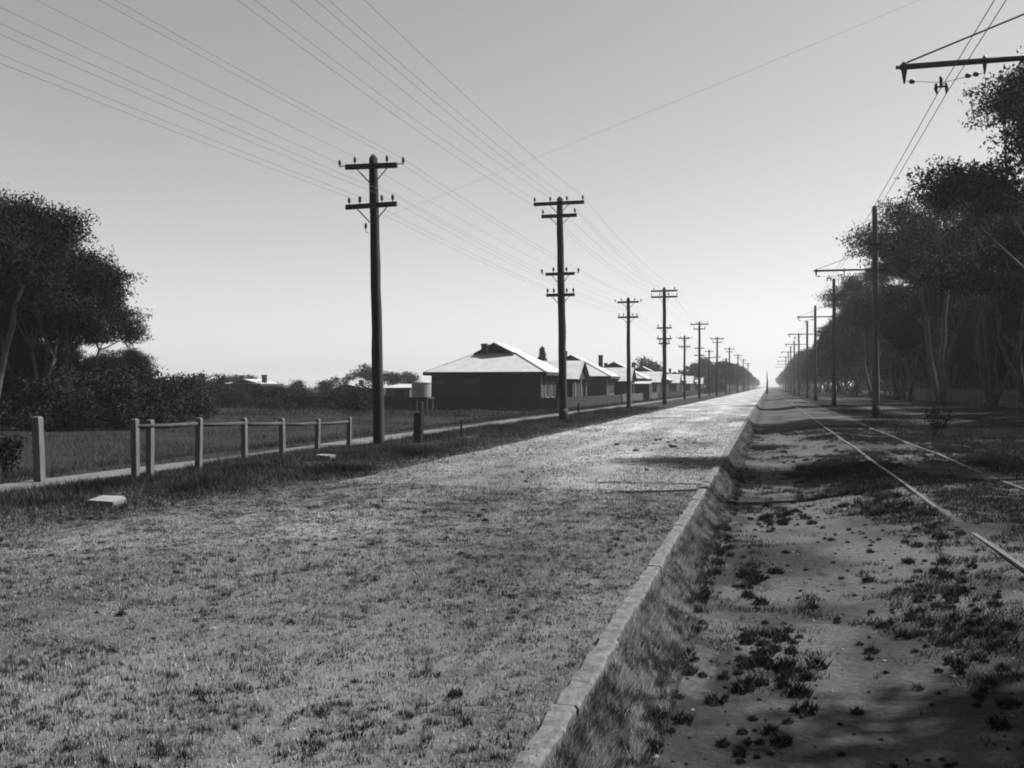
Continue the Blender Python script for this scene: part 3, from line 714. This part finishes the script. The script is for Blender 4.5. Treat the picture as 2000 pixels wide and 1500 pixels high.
def bush_mesh(seed, H, W, leaf=.16, dens=420, n=9, stem=True):
    g = random.Random(seed); cl = []; t = MB()
    for k in range(n):
        az = g.uniform(0, 6.28); q = math.sqrt(g.random())*W*.62; r_ = g.uniform(.28, .42)*W
        z = max(r_*.6, min(H-r_*.8, g.uniform(.2, .9)*H*(1-.4*(q/W)**2))); cl.append((math.cos(az)*q, math.sin(az)*q, z, r_, .85))
        limb(t, (g.uniform(-.1, .1), g.uniform(-.1, .1), -.1), cl[-1][:3], .05*H/3, .015, g, .1, 4)
    me = bpy.data.meshes.new('stems'); me.from_pydata(t.v, [], t.f); me.materials.append(BARKD)
    cm = leaves(cl, leaf, dens, seed, False); cm.materials.append(LEAF); return me, cm
B = [bush_mesh(31, 3.2, 2.6), bush_mesh(32, 2.4, 2.4), bush_mesh(33, 4.2, 2.4), bush_mesh(34, 1.0, .7, .07, 1500, 7)]
def bush(v, px, d, s, label, sz=None, group=None, name='bush', cat='bush'):
    x, y = ground_xy(px, d); o = thing(name, (x, y, float(gz(x, y))), label, cat, group, rnd.uniform(0, 6.28)); o.scale = (s, s, sz or s)
    obj('stems', B[v][0], None, o); obj('foliage', B[v][1], None, o)
for px, d, v, s, lb in ((20, 56, 1, 1.3, 'dark bush at the left edge under the gum trees'), (90, 52, 0, 1.3, 'dark bush behind the lone timber post'), (170, 50, 2, 1.05, 'tall dark bush under the stepped gum crown'), (232, 52, 2, 1.05, 'tall rounded bush forming the right shoulder of the left clump'),
                    (275, 60, 0, 1.15, 'broad bush at the right foot of the left clump'), (330, 66, 0, 1.05, 'low bush right of the left clump'), (350, 58, 1, 1.0, 'low dark bush behind the second fence post'), (130, 44, 1, .8, 'low bush in front of the pale gum trunks'), (300, 47, 1, .8, 'low bush behind the first fence bay'), (365, 80, 0, .9, 'scrubby bush at the end of the left clump'), (60, 45, 1, 1.0, 'dark scrub under the pale trunks at the left'), (200, 47, 1, 1.1, 'dark scrub before the tall bushes of the left clump'), (250, 46, 1, .9, 'dark scrub behind the start of the rail fence'), (700, 76, 1, .8, 'dark bush overhanging the boarded fence left of the nearest pole'), (540, 84, 1, .8, 'dark bush at the end of the boarded side fence')):
    bush(v, px, d, s, lb)
bush(3, 1828, 30, .85, 'small dark shrub standing alone right of the tram track')
bush(1, 450, 98, .7, 'dark low scrub before the small far house')
bush(0, 400, 92, .8, 'dark scrub below the block shaped bush')
bush(3, 12, 18, .8, 'small dark shrub at the left edge beyond the footpath')

yy = 48
while yy < 420:
    x_ = 37+rnd.uniform(-2, 2); o = thing('bush', (x_, yy, .05), 'dark scrub bush closing the view under the gum belt', 'bush', 'scrub behind the right gum belt', rnd.uniform(0, 6.28)); s_ = rnd.uniform(1.0, 1.5)+yy*.0015; o.scale = (s_, s_, s_)
    v = rnd.randrange(2); obj('stems', B[v][0], None, o); obj('foliage', B[v][1], None, o); yy += 4.5+yy*.012
for px, d, v, s, lb in ((432, 90, 1, .8, 'low dark scrub at the left end of the paddock hedge'), (472, 92, 1, .65, 'low dark scrub directly below the small far house'), (512, 88, 1, .8, 'dark scrub just right of the small far house'), (556, 90, 1, .75, 'dark scrub where the boarded side fence begins'), (645, 84, 1, .7, 'dark scrub leaning on the middle of the boarded side fence')):
    bush(v, px, d, s, lb)
# far left skyline
SK = 'low trees on the skyline left of the first house'
sky_b = [(405, 105, 2, 1.05), (420, 110, 0, 1.0), (382, 120, 1, 1.0), (540, 150, 0, .95), (585, 140, 1, 1.2), (625, 140, 1, 1.15), (658, 150, 2, 1.2), (560, 120, 1, .8), (520, 115, 1, .8), (600, 110, 1, .75), (640, 108, 1, .7), (720, 92, 0, .85), (695, 96, 1, .8), (475, 118, 1, .6), (340, 150, 0, 1.1), (365, 140, 1, .9)]
for px, d, v, s in sky_b:
    if px == 405 and v == 2: bush(v, px, d, s*1.15, 'dark block shaped bush left of the small far house', name='tree', cat='tree')
    else: bush(v, px, d, s, 'low dark bush on the left skyline', None, SK)
RT = [gum(51, 6.5, 2.6, .3, 3, 12, .25, 200, (.9, 1.4)), gum(52, 6, 2.2, .3, 2, 10, .25, 200, (.8, 1.3))]
for m_ in RT: m_[1].materials.clear(); m_[1].materials.append(LEAFF)
for px, d, v, s, lb in ((705, 170, 0, 1.0, 'round feathery tree on the skyline left of the nearest pole'), (765, 170, 1, .95, 'feathery tree on the skyline just right of the nearest pole'), (790, 172, 1, .95, 'feathery tree on the skyline left of the water tank'),
                        (445, 160, 1, .8, 'small pale tree behind the left chimney of the far house'), (484, 160, 1, .8, 'small pale tree between the chimneys of the far house'), (1252, 200, 0, 1.35, 'round dark tree behind the third house roof')):
    x, y = ground_xy(px, d); plant_tree('tree', RT[v], x, y, rnd.uniform(0, 6), s, lb)
# conifer
def conifer():
    g = np.random.default_rng(5); t = MB(); t.tube([(0, 0, -.2), (0, 0, 4), (0, 0, 8.4)], [.16, .09, .02], 6); cl = []
    for k in range(150):
        z = 2.0+6.0*(k/150); w_ = 1.75*(1-(z-2)/6.6)+.08; a = g.uniform(0, 6.28); q = w_*g.uniform(.35, .8)
        cl.append((math.cos(a)*q, math.sin(a)*q, z, max(.25, w_*.42), .8))
    me = bpy.data.meshes.new('trunk'); me.from_pydata(t.v, [], t.f); me.materials.append(BARKD); cm = leaves(cl, .2, 420, 77, False); cm.materials.append(LEAF); return me, cm
x, y = ground_xy(1059, 150); plant_tree('conifer', conifer(), x, y, 0, 1.0, 'small pointed conifer behind the first house', 'tree')
# far left row towards the vanishing point
yy = 262
while yy < 1150:
    for x0_ in (-12.5, -19):
        plant_tree('gum_tree', GF[rnd.randrange(3)], x0_+rnd.uniform(-1.5, 1.5), yy+rnd.uniform(-3, 3), rnd.uniform(0, 6.28), rnd.uniform(.55, .75), 'far tree merging into the hazy row at the end of the left verge', 'tree', 'distant trees on the left')
    yy += 9+yy*.02
for px, d, s in ((1392, 235, .8), (1378, 240, .7), (1345, 250, .6), (1405, 240, .9)):
    bush(0, px, d, s*1.2, 'garden bush beyond the last house', None, 'garden bushes beyond the houses')

# ------------------------------------------------------------------ houses
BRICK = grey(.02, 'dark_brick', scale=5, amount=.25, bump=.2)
ROOF = corrugated(.27, 'pale_iron_roof')
FASC = grey(.022, 'fascia_paint', scale=2, amount=.1)
GABL = grey(.018, 'gable_boards', scale=2, amount=.2)
TRIM = grey(.22, 'white_paint', scale=2, amount=.1)
GLASS = grey(.03, 'window_glass', rough=.15, scale=1, amount=.2, spec=.5)
BLIND = grey(.05, 'window_hood', scale=2, amount=.1)
def house(x1, y0, label, W=9.8, D=10.5, ev=2.72, z0=-.5, wing=True, s=.48, group='gable roofed houses along the left side', chim=((.44, 2.6, .9, True), (.8, 7.5, .9, False)), roofm=ROOF):
    """x1: road-side wall; y0: wall facing the camera; local origin at (x1,y0,z0), body towards -x and +y"""
    h = thing('house', (x1, y0, z0), label, 'house', group)
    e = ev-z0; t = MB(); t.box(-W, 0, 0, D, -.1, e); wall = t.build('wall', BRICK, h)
    o_ = .55; xl, xr, ya, yb = -W-o_, o_, -o_, D+o_; half = (xr-xl)/2; xc = (xl+xr)/2; rz_ = e+s*half
    gw = 1.75; zg = e+s*(half-gw); run = (half-gw)
    # hip roof with gablets front and back
    A, Bp, C, Dp = (xl,ya,e), (xr,ya,e), (xr,yb,e), (xl,yb,e)
    g1, g2 = (xc-gw,ya+run,zg), (xc+gw,ya+run,zg); g3, g4 = (xc+gw,yb-run,zg), (xc-gw,yb-run,zg)
    r1, r2 = (xc,ya+run-.45,rz_), (xc,yb-run+.45,rz_)
    r = MB(); k = .0
    v = [A, Bp, C, Dp, g1, g2, g3, g4, (xc,ya+run-.45,rz_), (xc,yb-run+.45,rz_), (xc-gw-.05,ya+run-.45,zg-.02), (xc+gw+.05,ya+run-.45,zg-.02), (xc+gw+.05,yb-run+.45,zg-.02), (xc-gw-.05,yb-run+.45,zg-.02)]
    r.add(v, [(0,1,5,4), (2,3,7,6), (1,2,6,5), (3,0,4,7)])
    r.add([(p[0], p[1], p[2]+.02) for p in v], [(11,12,9,8), (13,10,8,9)])
    for a_, b_ in ((A, g1), (Bp, g2)): r.tube([Vector(a_)+Vector((0, 0, .02)), Vector(b_)+Vector((0, 0, .03))], .07, 5)
    r.tube([r1, r2], .07, 5)
    rf = r.build('roof', roofm, h)
    for yy_, sg in ((ya+run-.12, 1), (yb-run+.12, -1)):
        g_ = MB(); g_.add([(xc-gw+.02,yy_,zg-.05), (xc+gw-.02,yy_,zg-.05), (xc,yy_,rz_-.04)], [(0,1,2)]); g_.build('gable', GABL, rf)
    for sg in (-1, 1): b_ = MB(); b_.tube([(xc+sg*(gw+.12), ya+run-.47, zg-.12), (xc, ya+run-.47, rz_-.02)], .085, 4); b_.build('bargeboard', FASC, rf)
    f_ = MB(); f_.box(xl, xr, ya-.03, ya+.0, e-.26, e+.03); f_.box(xr, xr+.03, ya-.03, yb, e-.26, e+.03); f_.box(xl-.03, xl, ya-.03, yb, e-.26, e+.03)
    f_.box(xl, xr, ya, 0, e-.24, e-.22); f_.box(0, xr, 0, yb, e-.24, e-.22); f_.build('fascia', FASC, h)
    for (fx_, fy_, ht, white) in chim:
        cx = -W+W*fx_; cy = fy_; rx = e+s*max(0, half-abs(cx-xc)); top = max(rz_-.02, rx+ht)
        c_ = MB(); c_.box(cx-.25, cx+.25, cy-.25, cy+.25, e, top); c_.box(cx-.29, cx+.29, cy-.29, cy+.29, top-.16, top-.02); c_.build('chimney', BRICK, rf)
        if white: c_ = MB(); c_.tube([(cx+.3, cy-.3, zg-.3), (cx+.3, cy-.3, top)], .04, 5); c_.build('flue_pipe', TRIM, rf)
    for (wx, ww, wz0, wz1) in ((-W*.62, .95, e-2.3, e-.95), (-W*.93, .8, e-2.2, e-1.0)):
        w_ = MB(); w_.box(wx-ww/2, wx+ww/2, -.03, .05, wz0, wz1); wn = w_.build('window', TRIM if False else FASC, h)
        w_ = MB(); w_.box(wx-ww/2+.07, wx-.03, -.045, 0, wz0+.07, wz1-.07); w_.box(wx+.03, wx+ww/2-.07, -.045, 0, wz0+.07, wz1-.07); w_.build('pane', GLASS, wn)
        w_ = MB(); w_.add([(wx-ww*.68,-.02,wz1+.45),(wx+ww*.68,-.02,wz1+.45),(wx+ww*.72,-.6,wz1+.0),(wx-ww*.72,-.6,wz1+.0),(wx-ww*.68,-.02,wz1+.41),(wx+ww*.68,-.02,wz1+.41),(wx+ww*.72,-.6,wz1-.04),(wx-ww*.72,-.6,wz1-.04)],
                          [(0,3,2,1),(4,5,6,7),(3,7,6,2),(0,4,7,3),(1,2,6,5)]); w_.build('window_hood', BLIND, wn)
    t = MB(); t.tube([(.02, -.06, 0), (.02, -.06, e-.2)], .06, 6); t.build('downpipe', TRIM, h)
    # road-side windows
    for wy in (1.6, 4.0):
        w_ = MB(); w_.box(-.03, .04, wy, wy+1.3, e-2.2, e-.8); wn = w_.build('window', TRIM, h); w_ = MB(); w_.box(0, .055, wy+.1, wy+1.2, e-2.1, e-.9); w_.build('pane', GLASS, wn)
    if wing:
        wy0, wy1, wx = 6.2, D+1.8, 1.7; we = e-.55; rz2 = we+1.75; ym = (wy0+wy1)/2
        t = MB(); t.box(.003, wx-.3, wy0+.35, wy1-.35, -.1, we+.05); wg = t.build('wing', BRICK, h)
        r = MB(); xa_ = -2.6
        r.add([(xa_,wy0,we),(wx+.25,wy0,we),(wx+.25,ym,rz2),(xa_,ym,rz2),(wx+.25,wy1,we),(xa_,wy1,we)], [(0,1,2,3),(3,2,4,5)]); r.build('roof', roofm, wg)
        g_ = MB(); g_.add([(wx,wy0+.15,we+.02),(wx,wy1-.15,we+.02),(wx,ym,rz2-.1)], [(0,1,2)]); g_.build('gable', GABL, wg)
        for q in (wy0, wy1): b_ = MB(); b_.tube([(wx+.27, q, we-.05), (wx+.27, ym, rz2)], .07, 4); b_.build('bargeboard', TRIM, wg)
        f_ = MB(); f_.box(xa_+2.6+.6, wx+.2, wy0-.03, wy0, we-.2, we+.02); f_.build('fascia', FASC, wg)
        for q in (wy0+.3, ym, wy1-.3): t = MB(); t.box(wx-.14, wx-.02, q-.06, q+.06, -.1, we); t.build('porch_post', TRIM, wg)
    return h
hl = ['large dark brick house with a pale hipped and gabled roof, nearest of the row', 'second house of the row, small dark gablet and two chimneys above a pale roof',
      'third house of the row with a long bright roof beside a dark shed', 'fourth house of the row between the power poles, chimneys showing', 'fifth house of the row, single chimney near the far trees', 'last small house of the row at the far end']
for k in range(6):
    ch = [((.40, 3.1, .9, True), (.9, 9, .6, False)), ((.42, 3.1, .9, True), (.78, 8.5, 1.5, False)), ((.8, 4, .9, False), (.3, 7, .5, False)), ((.5, 3, 1.2, False), (.9, 5, 1.9, False)), ((.7, 4, 1.2, False),), ((.6, 4, 1, False),)][k]
    if k == 0: ch = ((.40, 3.1, .2, True),)
    house(-18.5, 80+k*34.5, hl[k], chim=ch, D=10.5)
x, y = ground_xy(505, 125)
house(x, y, 'small far house with two thin chimneys and a flat pale roof line on the left', W=4.0, D=5, ev=1.85, z0=-.5, wing=False, s=.22, group=None, chim=((.12, 2, .9, False), (.93, 2, 1.0, False)))
x, y = ground_xy(702, 130)
house(x, y, 'tiny far roof showing over the bushes left of the nearest pole', W=3.0, D=4, ev=1.3, z0=-.5, wing=False, s=.25, group=None, chim=((.8, 2, .8, False),))
# shed left of the first house
def shed(px0, px1, d, h0, label, wallm=BRICK):
    (xa, ya), (xb, yb) = ground_xy(px0, d), ground_xy(px1, d); y_ = ya; wdt = (xb-xa)
    s_ = thing('shed', (xb, yb, -.5), label, 'shed'); t = MB(); t.box(-wdt, 0, 0, 3.5, -.1, h0); t.build('wall', wallm, s_)
    t = MB(); t.add([(-wdt-.15,-.2,h0+.02),(.15,-.2,h0+.02),(.15,3.7,h0+.35),(-wdt-.15,3.7,h0+.35),(-wdt-.15,-.2,h0+.06),(.15,-.2,h0+.06),(.15,3.7,h0+.39),(-wdt-.15,3.7,h0+.39)], [(0,3,2,1),(4,5,6,7),(0,1,5,4),(1,2,6,5),(3,0,4,7)]); t.build('roof', ROOF, s_)
    t = MB(); t.box(-wdt*.6, -wdt*.6+.9, -.04, 0, 0, min(1.9, h0-.2)); t.build('door', GABL, s_)
shed(748, 800, 88, 1.85, 'low shed with a pale flat roof between the nearest pole and the tank', grey(.06, 'shed_boards', scale=3, amount=.2))
shed(1236, 1268, 132, 2.35, 'small dark shed in front of the third house')

# water tank
x, y = ground_xy(823, 80.5); tk = thing('water_tank', (x, y, -.5), 'round corrugated iron water tank with a conical lid beside the first house', 'water tank')
GALV = corrugated(.16, 'galvanised_iron', 60)
t = MB(); z = 1.12; pts = []; rr = []
for k in range(25): pts.append((0, 0, z+1.18*k/24)); rr.append(.80+(.012 if k % 2 else 0))
t.tube(pts, rr, 28); t.build('tank_shell', GALV, tk, True)
t = MB(); t.tube([(0, 0, 2.29), (0, 0, 2.33), (0, 0, 2.55), (0, 0, 2.62)], [.84, .84, .14, .02], 28); t.build('lid', TRIM, tk, True)
t = MB(); t.box(-.85, .85, -.85, .85, 1.0, 1.115); t.build('platform', POSTD, tk)
for sx in (-.7, .7):
    for sy in (-.7, .7): t = MB(); t.box(sx-.07, sx+.07, sy-.07, sy+.07, -.1, 1.0); t.build('leg', POSTD, tk)
t = MB(); t.tube([(-.3, 0, 2.5), (-.3, 0, 3.0)], .03, 6); t.build('inlet_pipe', IRON, tk)

# ------------------------------------------------------------------ paling and picket fences
PAL = grey(.015, 'paling', scale=3, amount=.4, stretch=(3, 3, .3)); PIC = grey(.09, 'picket_paint', scale=3, amount=.3)
def paling_fence(a, b_, h, gap, w_, m, label, zb=None, posts=2.6, top='flat'):
    a = Vector(a); b_ = Vector(b_); L_ = (b_-a).length; dr = (b_-a).normalized(); nrm = Vector((dr.y, -dr.x))
    f = thing('fence', (a.x, a.y, 0), label, 'fence'); t = MB(); s = 0
    def q(p, off, z): return (p.x-a.x+nrm.x*off, p.y-a.y+nrm.y*off, z)
    while s < L_-w_:
        p = a+dr*s; p2 = a+dr*(s+w_); zg_ = float(gz(p.x, p.y)) if zb is None else zb; hh = h*rnd.uniform(.96, 1.03)
        v = [q(p,0,zg_), q(p2,0,zg_), q(p2,0,zg_+hh), q(p,0,zg_+hh), q(p,.02,zg_), q(p2,.02,zg_), q(p2,.02,zg_+hh), q(p,.02,zg_+hh)]
        if top == 'point':
            pm = a+dr*(s+w_/2); v += [q(pm,0,zg_+hh+w_*.7), q(pm,.02,zg_+hh+w_*.7)]; t.add(v, [(0,1,2,8,3),(5,4,7,9,6),(1,5,6,2),(4,0,3,7),(2,6,9,8),(3,8,9,7)])
        else: t.add(v, [(0,1,2,3),(5,4,7,6),(1,5,6,2),(4,0,3,7),(3,2,6,7)])
        s += w_+gap*rnd.uniform(.6, 1.4)
    t.build('palings', m, f)
    t = MB()
    for fz in (.25, .8):
        n = max(2, int(L_/4)); P = []
        for k in range(n+1): p = a+dr*(L_*k/n); P.append(Vector(q(p, -.035, (float(gz(p.x, p.y)) if zb is None else zb)+h*fz)))
        t.tube(P, .03, 4)
    t.build('rail', m, f)
    n = min(int(L_/posts), 40)
    for k in range(n+1):
        p = a+dr*(L_*k/n); z_ = float(gz(p.x, p.y)) if zb is None else zb; t = MB(); c = q(p, -.12, z_); t.box(c[0]-.05, c[0]+.05, c[1]-.05, c[1]+.05, z_-.1, z_+h*.97); t.build('post', m, f)
    return f
paling_fence((-41, 77.2), (-16.6, 77.4), 1.12, .006, .1, PAL, 'dark close boarded fence along the side of the first house', None)
paling_fence((-16.5, 77.6), (-16.5, 112.4), 1.1, .02, .09, PAL, 'dark boarded front fence of the first house')
paling_fence((-16.4, 112.8), (-16.4, 150), 1.1, .06, .07, PIC, 'pale picket front fence of the second house', posts=3, top='point')
paling_fence((-16.4, 150.5), (-16.4, 255), 1.15, .08, .09, PAL, 'dark front fence running past the far houses', posts=4)
paling_fence((16.6, 45), (16.2, 118), 1.25, .24, .085, grey(.16, 'old_picket', scale=3, amount=.5), 'old grey picket fence in front of the gum tree belt', posts=3, top='point')
# lone far post near the vanishing point
x, y = ground_xy(1498, 235); t = MB(); t.tube([(0, 0, -.3), (.1, 0, 3), (-.05, 0, 5.3)], [.3, .16, .05], 8)
o = t.build('far_post', WOODP, None, True); o.location = (x, y, 0); tag(o, 'thin dark post standing alone near the vanishing point', 'post')

# ------------------------------------------------------------------ haze
hz = MB(); hz.box(-900, 900, -70, 1900, -1.6, 21)
hm = bpy.data.materials.new('haze_air'); hm.use_nodes = True; n = hm.node_tree; n.nodes.remove(n.nodes['Principled BSDF'])
pv = n.nodes.new('ShaderNodeVolumePrincipled'); pv.inputs['Color'].default_value = (.95, .95, .95, 1); pv.inputs['Density'].default_value = .00024; pv.inputs['Anisotropy'].default_value = .3
n.links.new(pv.outputs[0], n.nodes['Material Output'].inputs['Volume'])
USE_HAZE = True
if USE_HAZE: tag(hz.build('haze', hm), 'thin pale haze over the road', 'haze', None, 'stuff')
